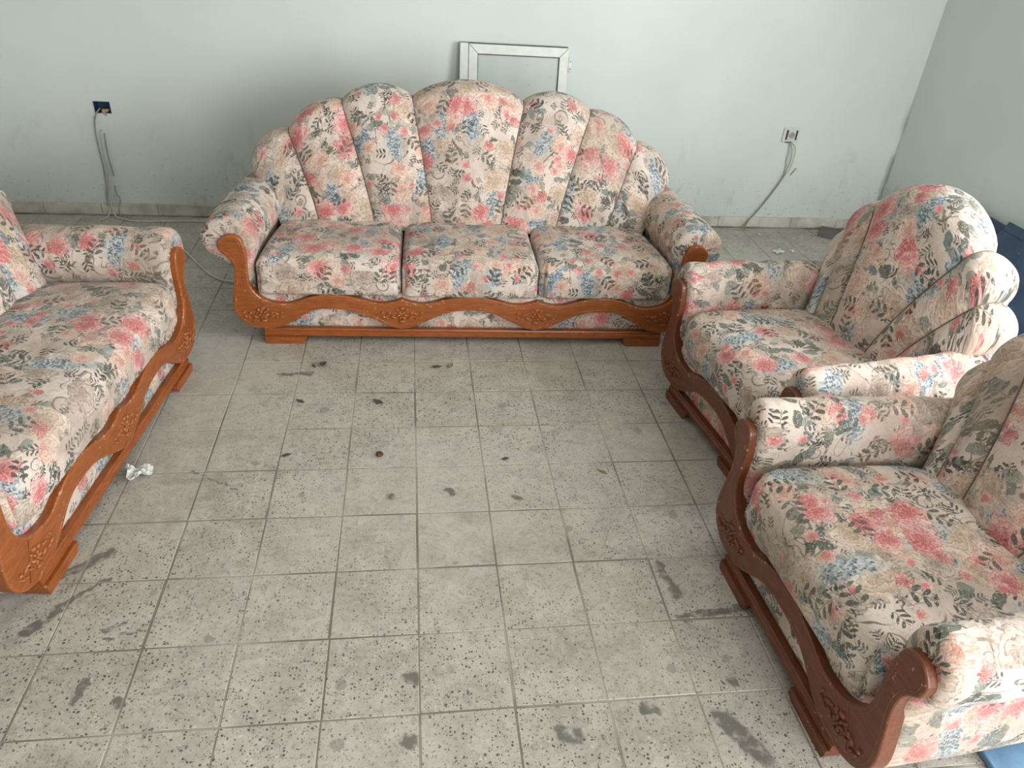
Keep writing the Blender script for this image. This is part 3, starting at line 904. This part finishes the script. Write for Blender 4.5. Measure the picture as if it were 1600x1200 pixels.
def couch(name, label, cat, org, rot, n, P, H, cushions, bounds, humps, seed, wmat, group=None, roll=1.0, deep=0.0):
    root = thing(name, label, cat, (*org, 0), math.radians(rot), group)
    rr = random.Random(seed)
    wood_trim(root, n, P, H, wmat)
    # plinth rail with a small moulding, on chamfered feet
    prof = [(.002, .036), (.0, .040), (.0, .056), (.006, .060), (.003, .066), (.006, .073), (.045, .073), (.045, .036)]
    bm = bmesh.new()
    A = [bm.verts.new((-H, y, z)) for y, z in prof]; B = [bm.verts.new((H, y, z)) for y, z in prof]
    for i in range(len(prof)):
        j = (i + 1) % len(prof); bm.faces.new((A[i], A[j], B[j], B[i]))
    bm.faces.new(A[::-1]); bm.faces.new(B)
    from_bm('plinth_rail', bm, wmat, root, False)
    FL = .185
    for sx in (-1, 1):
        for (ya, yb) in ((-.010, .07), (.62, .70)):
            bm = bmesh.new()
            xs = sorted((sx * H, sx * (H - FL)))
            c = .018
            pts = [(xs[0] + (c * .3 if sx < 0 else c), 0), (xs[1] - (c if sx < 0 else c * .3), 0), (xs[1], .018), (xs[1], .036), (xs[0], .036), (xs[0], .018)]
            A = [bm.verts.new((x, ya, z)) for x, z in pts]; B = [bm.verts.new((x, yb, z)) for x, z in pts]
            for i in range(6):
                j = (i + 1) % 6; bm.faces.new((A[i], A[j], B[j], B[i]))
            bm.faces.new(A[::-1]); bm.faces.new(B)
            from_bm('foot', bm, wmat, root, False)
    # upholstered seat base behind the carved rail
    offb = (rr.uniform(0, 3), rr.uniform(0, 3))
    xs = np.linspace(-H - .03, H + .03, 30)
    ys = [(.6, .072), (.030, .072), (.026, .085), (.022, .15), (.020, .20), (.020, .232), (.028, .246), (.05, .250), (.30, .250), (.60, .250)]
    G = np.array([[(x, y, z) for x in xs] for y, z in ys])
    v = np.r_[0, np.cumsum([math.hypot(ys[i + 1][0] - ys[i][0], ys[i + 1][1] - ys[i][1]) for i in range(len(ys) - 1)])]
    grid_uv('seat_base', G, G[:, :, 0], np.repeat(v[:, None], len(xs), 1), FAB, root, off=offb, flip=True)
    box('underside', -H, H, .05, .74, .036, .071, UNDER, root)
    for c in cushions:
        cushion(root, off=(rr.uniform(0, 3), rr.uniform(0, 3)), **c)
    for s in (-1, 1):
        arm(root, H, s, (rr.uniform(0, 3), rr.uniform(0, 3)), depth=.74 + deep, roll=roll)
    back_shells(root, bounds, humps, seed + 3, .47 + deep, .615 + deep, .80 + deep, 1.55 if n == 1 else 1.22)
    return root

def mirror(b):
    return [(-x, -y, z) for x, y, z in b[::-1]] + b
# ---- three-seat sofa against the far side
B3 = mirror([(.170, .268, .972), (.450, .600, .945), (.715, .858, .800), (.905, 1.055, .625)])
c3 = [dict(name='seat_cushion', x0=-.945, x1=-.315, y0=-.006, y1=.54, z0=.248, z1=.410, R=(.03, .12), tap=(.05, 0)),
      dict(name='seat_cushion', x0=-.310, x1=.310, y0=-.012, y1=.54, z0=.246, z1=.410, R=(.03, .05), tap=(0, 0)),
      dict(name='seat_cushion', x0=.315, x1=.945, y0=-.006, y1=.54, z0=.248, z1=.410, R=(.05, .12), tap=(0, .05))]
couch('sofa', 'long three-cushion floral sofa with scalloped back along the far wall', 'sofa', *SOFA, 3, .624, .936, c3,
      B3, [.048, .046, .062, .085, .062, .046, .048], 11, WOOD, roll=1.10)
# ---- two-seat sofa on the left
B2 = mirror([(.150, .240, .955), (.370, .510, .860), (.580, .735, .630)])
couch('loveseat', 'floral two-seat sofa with one long cushion, cut off by the left edge', 'sofa', *LOVE, 2, .620, .620,
      [dict(name='seat_cushion', x0=-.628, x1=.628, y0=-.006, y1=.54, z0=.248, z1=.415, R=(.07, .12), tap=(.05, .05), crown=.030)],
      B2, [.07, .08, .095, .08, .07], 23, WOOD, roll=1.08)
# ---- two armchairs on the right
B1 = mirror([(.105, .250, .895), (.215, .356, .755), (.275, .405, .580)])
cc = [dict(name='seat_cushion', x0=-.336, x1=.336, y0=-.006, y1=.60, z0=.248, z1=.415, R=(.09, .14), tap=(.03, .03), crown=.035)]
couch('armchair', 'floral armchair farther from the camera, near the back right corner', 'armchair', *CH1, 1, .655, .3275, cc, B1, [.038, .038, .135, .038, .038], 37, WOOD_SHADED, 'floral armchairs on the right', roll=.72, deep=.055)
couch('armchair', 'nearest floral armchair, cut off by the right edge of the photo', 'armchair', *CH2, 1, .655, .3275, cc, B1, [.038, .038, .135, .038, .038], 52, WOOD_SHADED, 'floral armchairs on the right', roll=.72, deep=.055)

# ------------------------------------------------------------------ window sash leaning on the back wall
SASH = simple('white_painted_aluminium', (0.66, 0.70, 0.67), 0.4, var=0.06)
def glass_material():
    n = NT('dusty_frosted_glass')
    p = n.coord('Object')
    f = n.noise(p, 5, 4, 0.6)[0]
    n.put(n.b.inputs['Transmission Weight'], 0.12)
    col = n.mix(n.ss(f, 0.3, 0.7), (0.52, 0.58, 0.545), (0.58, 0.64, 0.60))
    sp = n.noise(p, 42, 3, 0.6)[0]
    col = n.mix(n.m('MULTIPLY', n.ss(sp, 0.68, 0.74), 0.6), col, (0.25, 0.28, 0.26))
    return n.fin(col, 0.45)
GLASS = glass_material()
sash = thing('window_sash', 'white framed frosted window sash leaning on the wall behind the sofa', 'window')
SW, SH, SD = 0.640, 1.092, 0.042
def frame_piece(name, pts, y0, y1, mat, bev=.002):
    bm = bmesh.new()
    A = [bm.verts.new((x, y0, z)) for x, z in pts]; B = [bm.verts.new((x, y1, z)) for x, z in pts]
    k = len(pts)
    for i in range(k): bm.faces.new((A[i], A[(i + 1) % k], B[(i + 1) % k], B[i]))
    bm.faces.new(A[::-1]); bm.faces.new(B)
    bmesh.ops.recalc_face_normals(bm, faces=bm.faces)
    bmesh.ops.bevel(bm, geom=list(bm.edges), offset=bev, segments=1, affect='EDGES')
    return from_bm(name, bm, mat, sash, False)
xo, wS, fw_ = 0.050, 0.0, 0.052                               # outer left stile, then the mitred sash frame
frame_piece('outer_stile', [(0, 0), (.048, 0), (.048, SH), (0, SH)], 0, SD, SASH)
frame_piece('stile', [(.051, 0), (.051 + fw_, fw_), (.051 + fw_, SH - fw_ - .004), (.051, SH - .004)], 0.003, SD, SASH)
frame_piece('stile', [(SW - fw_, fw_), (SW, 0), (SW, SH - .004), (SW - fw_, SH - fw_ - .004)], 0.003, SD, SASH)
frame_piece('top_rail', [(.052 + fw_, SH - fw_ - .003), (SW - fw_ - .001, SH - fw_ - .003), (SW - .001, SH - .003), (.052, SH - .003)], 0.003, SD, SASH)
frame_piece('bottom_rail', [(.052, 0), (SW - .001, 0), (SW - fw_ - .001, fw_ - .001), (.052 + fw_, fw_ - .001)], 0.003, SD, SASH)
gk = simple('rubber_gasket', (0.05, 0.055, 0.05), 0.7)
gx0, gx1, gz0, gz1 = .051 + fw_, SW - fw_, fw_, SH - fw_ - .004
bm = bmesh.new()
for (a, b, c, d) in ((gx0, gx1, gz1 - .004, gz1), (gx0, gx1, gz0, gz0 + .004), (gx0, gx0 + .004, gz0 + .004, gz1 - .004), (gx1 - .004, gx1, gz0 + .004, gz1 - .004)):
    box_bm(bm, a, b, .010, .020, c, d)
from_bm('gasket', bm, gk, sash, False)
box('glass_pane', gx0, gx1, .016, .022, gz0, gz1, GLASS, sash)
hb = bmesh.new()
box_bm(hb, SW + .002, SW + .024, .012, .018, SH - .135, SH - .055, .002)
r_ = bmesh.ops.create_cone(hb, cap_ends=True, segments=10, radius1=.007, radius2=.007, depth=.075)
bmesh.ops.translate(hb, verts=r_['verts'], vec=(SW + .006, .010, SH - .095))
hinge = from_bm('hinge', hb, SASH, sash)
for dz in (-.02, .02):
    sb = bmesh.new(); q_ = bmesh.ops.create_cone(sb, cap_ends=True, segments=8, radius1=.0035, radius2=.003, depth=.003)
    bmesh.ops.rotate(sb, verts=q_['verts'], cent=(0, 0, 0), matrix=Matrix.Rotation(PI / 2, 3, 'X'))
    bmesh.ops.translate(sb, verts=q_['verts'], vec=(SW + .017, .011, SH - .095 + dz))
    from_bm('screw', sb, gk, hinge, False)
box('top_seal', .003, SW - .003, .012, .030, SH - .003, SH + .003, gk, sash)
lean = math.radians(7.0)
sash.rotation_euler = (-lean, 0, math.radians(0.5))
sash.location = (0.283, YB - SD - .010 - math.sin(lean) * SH, 0.006)

# ------------------------------------------------------------------ electrics on the back wall
BLUE = simple('dark_blue_paint', (0.022, 0.05, 0.105), 0.5, var=0.4, scale=40)
jb = thing('junction_box', 'open dark blue junction box with crumbling plaster, left on the back wall', 'electrical box', (0, 0, 0))
x0, x1, z0, z1 = JB
bm = bmesh.new()
box_bm(bm, x0 + .001, x1 - .001, YB + .045, YB + .048, z0 + .001, z1 - .001)
for (a, b, c, d) in ((x0 + .001, x0 + .004, z0 + .001, z1 - .001), (x1 - .004, x1 - .001, z0 + .001, z1 - .001), (x0 + .004, x1 - .004, z0 + .001, z0 + .004), (x0 + .004, x1 - .004, z1 - .004, z1 - .001)):
    box_bm(bm, a, b, YB - .003, YB + .045, c, d)
from_bm('metal_box', bm, BLUE, jb, False)
MORT = simple('crumbling_mortar', (0.42, 0.31, 0.20), 0.9, var=0.25, scale=60, bump=0.5)
bm = bmesh.new()
rr = random.Random(3)
for k in range(7):
    q_ = bmesh.ops.create_icosphere(bm, subdivisions=2, radius=rr.uniform(.011, .019))
    c_ = Vector((rr.uniform(x0 + .022, x1 - .022), YB + rr.uniform(0.0, .02), rr.uniform(z0 - .012, z0 + .016)))
    for v in q_['verts']: v.co = c_ + Vector((v.co.x * 1.2, v.co.y, v.co.z * .8)) * rr.uniform(.85, 1.1)
from_bm('plaster_lump', bm, MORT, jb)
CABLE = simple('white_cable', (0.55, 0.55, 0.49), 0.5, var=0.1)
CABLE_D = simple('grey_cable', (0.30, 0.30, 0.265), 0.5, var=0.15)
CABLE_Y = simple('yellowed_cable', (0.36, 0.36, 0.26), 0.5, var=0.15)
def at_wall(px, py, off=.010):
    d = FW + (px - 800) / CAM['f'] * RT - (py - 600) / CAM['f'] * UP
    t = (YB - off - CAM['loc'][1]) / d.y
    return (CAM['loc'][0] + t * d.x, YB - off, CAM['loc'][2] + t * d.z)
def fl(px, py, z=.0080):
    k = (CAM['loc'][2] - z) / CAM['loc'][2]
    x, y = unproj_floor(px, py)
    return (CAM['loc'][0] + (x - CAM['loc'][0]) * k, CAM['loc'][1] + (y - CAM['loc'][1]) * k, z)
G1 = 'cables hanging below the open junction box'
tag(tube('cable', [at_wall(156, 169, -.010), at_wall(154, 172, .006), at_wall(151, 176, .0105), at_wall(148, 188, .012), at_wall(150, 210, .014), at_wall(156, 238, .012), at_wall(162, 262, .012), at_wall(166, 290, .014), at_wall(167, 310, .018), at_wall(168, 322, .022)],
         .0042, CABLE_D, n=6, samples=40), 'grey cable leaving the open box at its left side, hanging straight down', 'cable', G1)
tag(tube('cable', [at_wall(160, 204, .006), at_wall(157, 203, .012), at_wall(158, 215, .014), at_wall(162, 240, .012), at_wall(167, 262, .013), at_wall(170, 285, .016), at_wall(171, 308, .020), at_wall(174, 322, .024), fl(168, 339), fl(155, 344)],
         .0036, CABLE, n=6, samples=60), 'pale cable curling left behind the loveseat arm', 'cable', G1)
tag(tube('cable', [at_wall(163, 208, .008), at_wall(165, 222, .012), at_wall(169, 243, .012), at_wall(174, 262, .012), at_wall(178, 275, .012)],
         .0034, CABLE_D, n=6, samples=30), 'short cut grey cable, rightmost of those below the open box', 'cable', G1)
tag(tube('cable', [at_wall(168, 255, .024), at_wall(171, 275, .026), at_wall(172, 295, .030), at_wall(172, 312, .036), fl(181, 337, .012), fl(192, 341), fl(208, 345), fl(240, 345.5), fl(290, 345), fl(330, 347), fl(370, 352)],
         .0042, CABLE, n=6, samples=90), 'white cable looping down the wall and running right along the floor to the sofa', 'cable', G1)
tag(tube('cable', [at_wall(179, 290, .014), at_wall(182, 303, .018), at_wall(187, 309, .022), at_wall(188, 316, .024), at_wall(186, 324, .026), fl(188, 337, .006), fl(200, 339.5, .006)],
         .0032, CABLE_D, n=6, samples=40), 'thin grey wire forming a small loop at the skirting', 'cable', G1)
tag(tube('cable', [fl(268, 372), fl(285, 388), fl(303, 406), fl(318, 420), fl(332, 431), fl(346, 437), fl(366, 441)], .0042, CABLE, n=6, samples=40),
    'pale cable on the floor left of the long sofa', 'cable')

# wall socket on the right
PLAST = simple('white_plastic', (0.62, 0.64, 0.60), 0.35, var=0.05)
BLACK = simple('black_plastic', (0.012, 0.013, 0.012), 0.5)
sx, sz = 2.457, 0.630
sk = thing('wall_socket', 'white wall socket with two black gaps, right part of the back wall', 'socket', (sx, YB, sz))
box('face_plate', -.056, .056, -.012, .0, -.044, .046, PLAST, sk, .003, 2)
box('socket_module', -.024, .026, -.017, -.012, -.030, .030, PLAST, sk, .002)
for s in (-1, 1):
    box('gap', s * .033 - .0055 + .001, s * .033 + .0055 + .001, -.0135, -.012, -.030, .032, BLACK, sk)
bm = bmesh.new()
N = 20
ro, ri = .0205, .0165
vo = [bm.verts.new((ro * math.cos(2 * PI * k / N) + .001, -.0190, ro * math.sin(2 * PI * k / N))) for k in range(N)]
vi = [bm.verts.new((ri * math.cos(2 * PI * k / N) + .001, -.0190, ri * math.sin(2 * PI * k / N))) for k in range(N)]
vb = [bm.verts.new((ri * math.cos(2 * PI * k / N) + .001, -.0174, ri * math.sin(2 * PI * k / N))) for k in range(N)]
vd = [bm.verts.new((ro * math.cos(2 * PI * k / N) + .001, -.0170, ro * math.sin(2 * PI * k / N))) for k in range(N)]
for k in range(N):
    j = (k + 1) % N
    bm.faces.new((vo[k], vo[j], vi[j], vi[k])); bm.faces.new((vi[k], vi[j], vb[j], vb[k])); bm.faces.new((vd[k], vd[j], vo[j], vo[k]))
bm.faces.new(vb)
from_bm('socket_ring', bm, CABLE_D, sk, False)
for dx, dz in ((.006, .004), (-.006, -.004)):
    bm = bmesh.new(); q_ = bmesh.ops.create_cone(bm, cap_ends=True, segments=8, radius1=.0028, radius2=.0028, depth=.002)
    bmesh.ops.rotate(bm, verts=q_['verts'], cent=(0, 0, 0), matrix=Matrix.Rotation(PI / 2, 3, 'X'))
    bmesh.ops.translate(bm, verts=q_['verts'], vec=(.001 + dx, -.0182, dz))
    from_bm('contact_hole', bm, BLACK, sk, False)
box('lower_slot', -.030, .012, -.015, -.006, -.0475, -.042, BLACK, sk)
G2 = 'thin wires hanging from the wall socket'
for i, (lab, mid) in enumerate((('leftmost thin wire below the wall socket, running down to the skirting', [(1232, 240), (1229, 250), (1228, 262)]),
                                ('middle thin wire below the wall socket, running down to the skirting', [(1237, 236), (1236, 248), (1231, 262)]),
                                ('rightmost wire below the wall socket, bowed outward at its top', [(1243, 231), (1241, 245), (1234, 263)]))):
    d_ = i * 1.0
    of = .015 + .0075 * i
    pts = [at_wall(1233.5 + i * 2.4, 224, .010)] + [at_wall(a, b, of) for a, b in mid] + [at_wall(1223 + d_, 276, of), at_wall(1209 + d_, 296, of), at_wall(1187 + d_, 324, of), at_wall(1169 + d_, 344, of + .006)]
    pts += [fl(1161 + d_, 356 + 1.0 * i, .0045)]
    if i == 0: pts += [fl(1148, 358, .0045), fl(1125, 357, .0045)]
    tag(tube('cable', pts, .0027, (CABLE_Y, CABLE_D, CABLE_Y)[i], n=6, samples=60), lab, 'cable', G2)
tag(tube('cable', [at_wall(1244, 263, .005), at_wall(1240, 268, .0065), at_wall(1235, 274, .0075)], .0034, CABLE_Y, n=6, samples=12), 'short cut cable stub poking from the wall under the socket', 'cable')

# ------------------------------------------------------------------ blue boards on the right
def blue_material(name, c):
    n = NT(name); m = n.m
    p = n.coord('Object')
    col = n.mix(n.ss(n.noise(p, 6, 5, 0.65, dist=0.5)[0], 0.3, 0.7), tuple(q * .75 for q in c), tuple(q * 1.3 for q in c))
    sp = n.noise(p, 55, 3, 0.6)[0]
    col = n.mix(m('MULTIPLY', n.ss(sp, 0.68, 0.74), 0.7), col, (0.40, 0.46, 0.52))
    return n.fin(col, 0.45)
BL1 = blue_material('dark_blue_painted_board', (0.030, 0.060, 0.125))
BL2 = blue_material('lit_blue_painted_board', (0.12, 0.23, 0.36))  # blue lightened to carry the daylight falling on the floor board
def leaning(name, label, y0, y1, h, foot, run, t, mat):
    root = thing(name, label, 'board', (XR - foot, 0, t * .5))
    root.rotation_euler = (0, math.asin(run / h), 0)
    box('panel', -t, 0, y0, y1, 0, h, mat, root, .003)
    box('edge_strip', -t - .006, -t, y0 + .01, y1 - .01, h - .05, h - .012, mat, root, .002)
    return root
leaning('blue_board', 'dark blue dirty board leaning on the right wall, lower one behind the far armchair', -.35, 1.42, .485, .130, .100, .018, BL1)
leaning('blue_board', 'taller dark blue board leaning in front of the lower one, its corner pointing up', -.45, 1.01, .575, .330, .245, .018, BL1)
lb = tag(box('blue_board', 1.435, 2.25, -2.45, -1.44, .0005, .020, BL2, None, .003), 'blue painted board lying flat on the floor beside the nearest armchair', 'board')
sb_ = box('slate_slab', -.20, .20, -.09, .09, 0, .02, simple('dark_slate', (0.13, 0.12, 0.12), 0.6), None, .003)
tag(sb_, 'dark grey slab lying on the floor at the back wall behind the far armchair', 'slab')
sb_.location = (2.97, 2.08, .0006); sb_.rotation_euler = (0, 0, math.radians(-35))

# ------------------------------------------------------------------ litter on the floor
LEAF = simple('dry_leaf', (0.085, 0.070, 0.048), 0.8, var=0.4, scale=90)
LEAF2 = simple('pale_dry_leaf', (0.22, 0.19, 0.13), 0.8, var=0.3, scale=90)
RUST = simple('rusty_brown_crumb', (0.10, 0.038, 0.018), 0.9, var=0.4, scale=120)
def leaf(px, py, L, W, ang, lab, mat, curl=.25, group='dry leaves scattered on the floor'):
    x, y = unproj_floor(px, py)
    bm = bmesh.new()
    k = 8
    rows = []
    for i in range(k + 1):
        t = i / k
        w = W * math.sin(PI * min(1, t * 1.02 + .02)) ** .8 * (1 - .25 * t) + .0006
        up_ = .002 + curl * L * (t - .5) ** 2
        rows.append([bm.verts.new((L * (t - .5), s * w, up_ + abs(s) * curl * W * .9 + .0012 * math.sin(9 * t + 3 * s))) for s in (-1, -.5, 0, .5, 1)])
    for A, B in zip(rows[:-1], rows[1:]):
        for j in range(4): bm.faces.new((A[j], A[j + 1], B[j + 1], B[j]))
    r = bmesh.ops.extrude_face_region(bm, geom=list(bm.faces))
    for v in [g for g in r['geom'] if isinstance(g, bmesh.types.BMVert)]: v.co.z -= .0012
    zmin = min(v.co.z for v in bm.verts)
    for v in bm.verts: v.co.z -= zmin
    o = from_bm('dry_leaf', bm, mat)
    sbm = bmesh.new(); tube_bm(sbm, [(-L * .5, 0, .0025), (-L * .72, .002, .0018)], .0009, 5)
    from_bm('stalk', sbm, mat, o)
    o.location = (x, y, 0.0004); o.rotation_euler = (0, 0, math.radians(ang))
    return tag(o, lab, 'leaf', group)
leaf(592, 629, .050, .012, -35, 'curled dark leaf, largest of the two below the middle of the long sofa', LEAF)
leaf(683, 574, .046, .010, 8, 'dark pointed leaf beside a paler curled one, in front of the long sofa', LEAF)
leaf(704, 573, .036, .012, 60, 'pale curled leaf right of the dark pointed one', LEAF2, .5)
leaf(470, 628, .040, .008, -30, 'thin dark leaf on the floor right of the loveseat corner', LEAF)
leaf(505, 571, .032, .016, 40, 'dark crumpled leaf near the left foot of the long sofa', LEAF, .6)
leaf(491, 573, .030, .004, -55, 'thin dark twig-like leaf just left of the crumpled one', LEAF)
leaf(790, 717, .030, .007, 15, 'small black leaf fragment at the middle of the floor', LEAF, .1)
leaf(810, 779, .045, .008, -25, 'brown narrow leaf right of the grey floor stain', LEAF2)
leaf(942, 738, .040, .007, -40, 'narrow brownish leaf on the floor left of the nearest armchair', LEAF2, .1)
leaf(448, 712, .036, .008, 20, 'small dark leaf by the left scratch mark', LEAF)
def crumb(px, py, s, lab, mat, seed, name='crumb', cat='crumb', group=None):
    x, y = unproj_floor(px, py)
    rr = random.Random(seed)
    bm = bmesh.new(); bmesh.ops.create_icosphere(bm, subdivisions=2, radius=s)
    for v in bm.verts:
        v.co *= rr.uniform(.75, 1.2); v.co.z *= .55
    zmin = min(v.co.z for v in bm.verts)
    for v in bm.verts: v.co.z -= zmin
    o = from_bm(name, bm, mat, None, False)
    o.location = (x, y, .0004)
    return tag(o, lab, cat, group)
crumb(593, 712, .014, 'rusty brown crumb in the middle of the floor', RUST, 5)
crumb(613, 778, .012, 'dull brown crumb nearest the camera on the open floor', LEAF2, 6)
# crumpled paper by the loveseat
PAPER = simple('crumpled_paper', (0.62, 0.66, 0.62), 0.6, var=0.15, scale=60)
px_, py_ = unproj_floor(220, 744)
bm = bmesh.new()
rr = random.Random(9)
bmesh.ops.create_grid(bm, x_segments=14, y_segments=10, size=1)
for v in bm.verts:
    u, w = v.co.x, v.co.y
    v.co = Vector((u * .040 + .006 * math.sin(4 * w), w * .026 * (1 - .35 * u), .014 + .016 * math.sin(5.3 * u + 2 * w) * math.cos(4.1 * w + u) + .010 * abs(w) + rr.uniform(-.003, .003)))
r = bmesh.ops.extrude_face_region(bm, geom=list(bm.faces))
for v in [g for g in r['geom'] if isinstance(g, bmesh.types.BMVert)]: v.co.z -= .0012
zmin = min(v.co.z for v in bm.verts)
for v in bm.verts: v.co.z -= zmin
pp = from_bm('crumpled_paper', bm, PAPER, None, False)
pp.location = (px_, py_, .0004); pp.rotation_euler = (0, 0, .35)
tag(pp, 'white crumpled scrap of paper on the floor beside the loveseat', 'paper')
# pale scraps behind the far armchair
for i, (a, b, s, lab) in enumerate(((1216, 394, .04, 'largest pale plastic scrap on the floor behind the far armchair'), (1238, 393, .022, 'small pale scrap right of the largest one behind the far armchair'),
                                    (1187, 367, .016, 'tiny white plaster chip near the skirting'))):
    x, y = unproj_floor(a, b)
    bm = bmesh.new()
    bmesh.ops.create_grid(bm, x_segments=8, y_segments=6, size=1)
    rr = random.Random(40 + i)
    for v in bm.verts:
        v.co = Vector((v.co.x * s, v.co.y * s * .55, .004 + s * .10 * math.sin(4 * v.co.x + i) * math.cos(3 * v.co.y) + rr.uniform(-.002, .002)))
    r = bmesh.ops.extrude_face_region(bm, geom=list(bm.faces))
    for v in [g for g in r['geom'] if isinstance(g, bmesh.types.BMVert)]: v.co.z -= .001
    zmin = min(v.co.z for v in bm.verts)
    for v in bm.verts: v.co.z -= zmin
    o = from_bm('plastic_scrap', bm, PAPER, None, False)
    o.location = (x, y, .0004); o.rotation_euler = (0, 0, .5 + i)
    tag(o, lab, 'scrap')
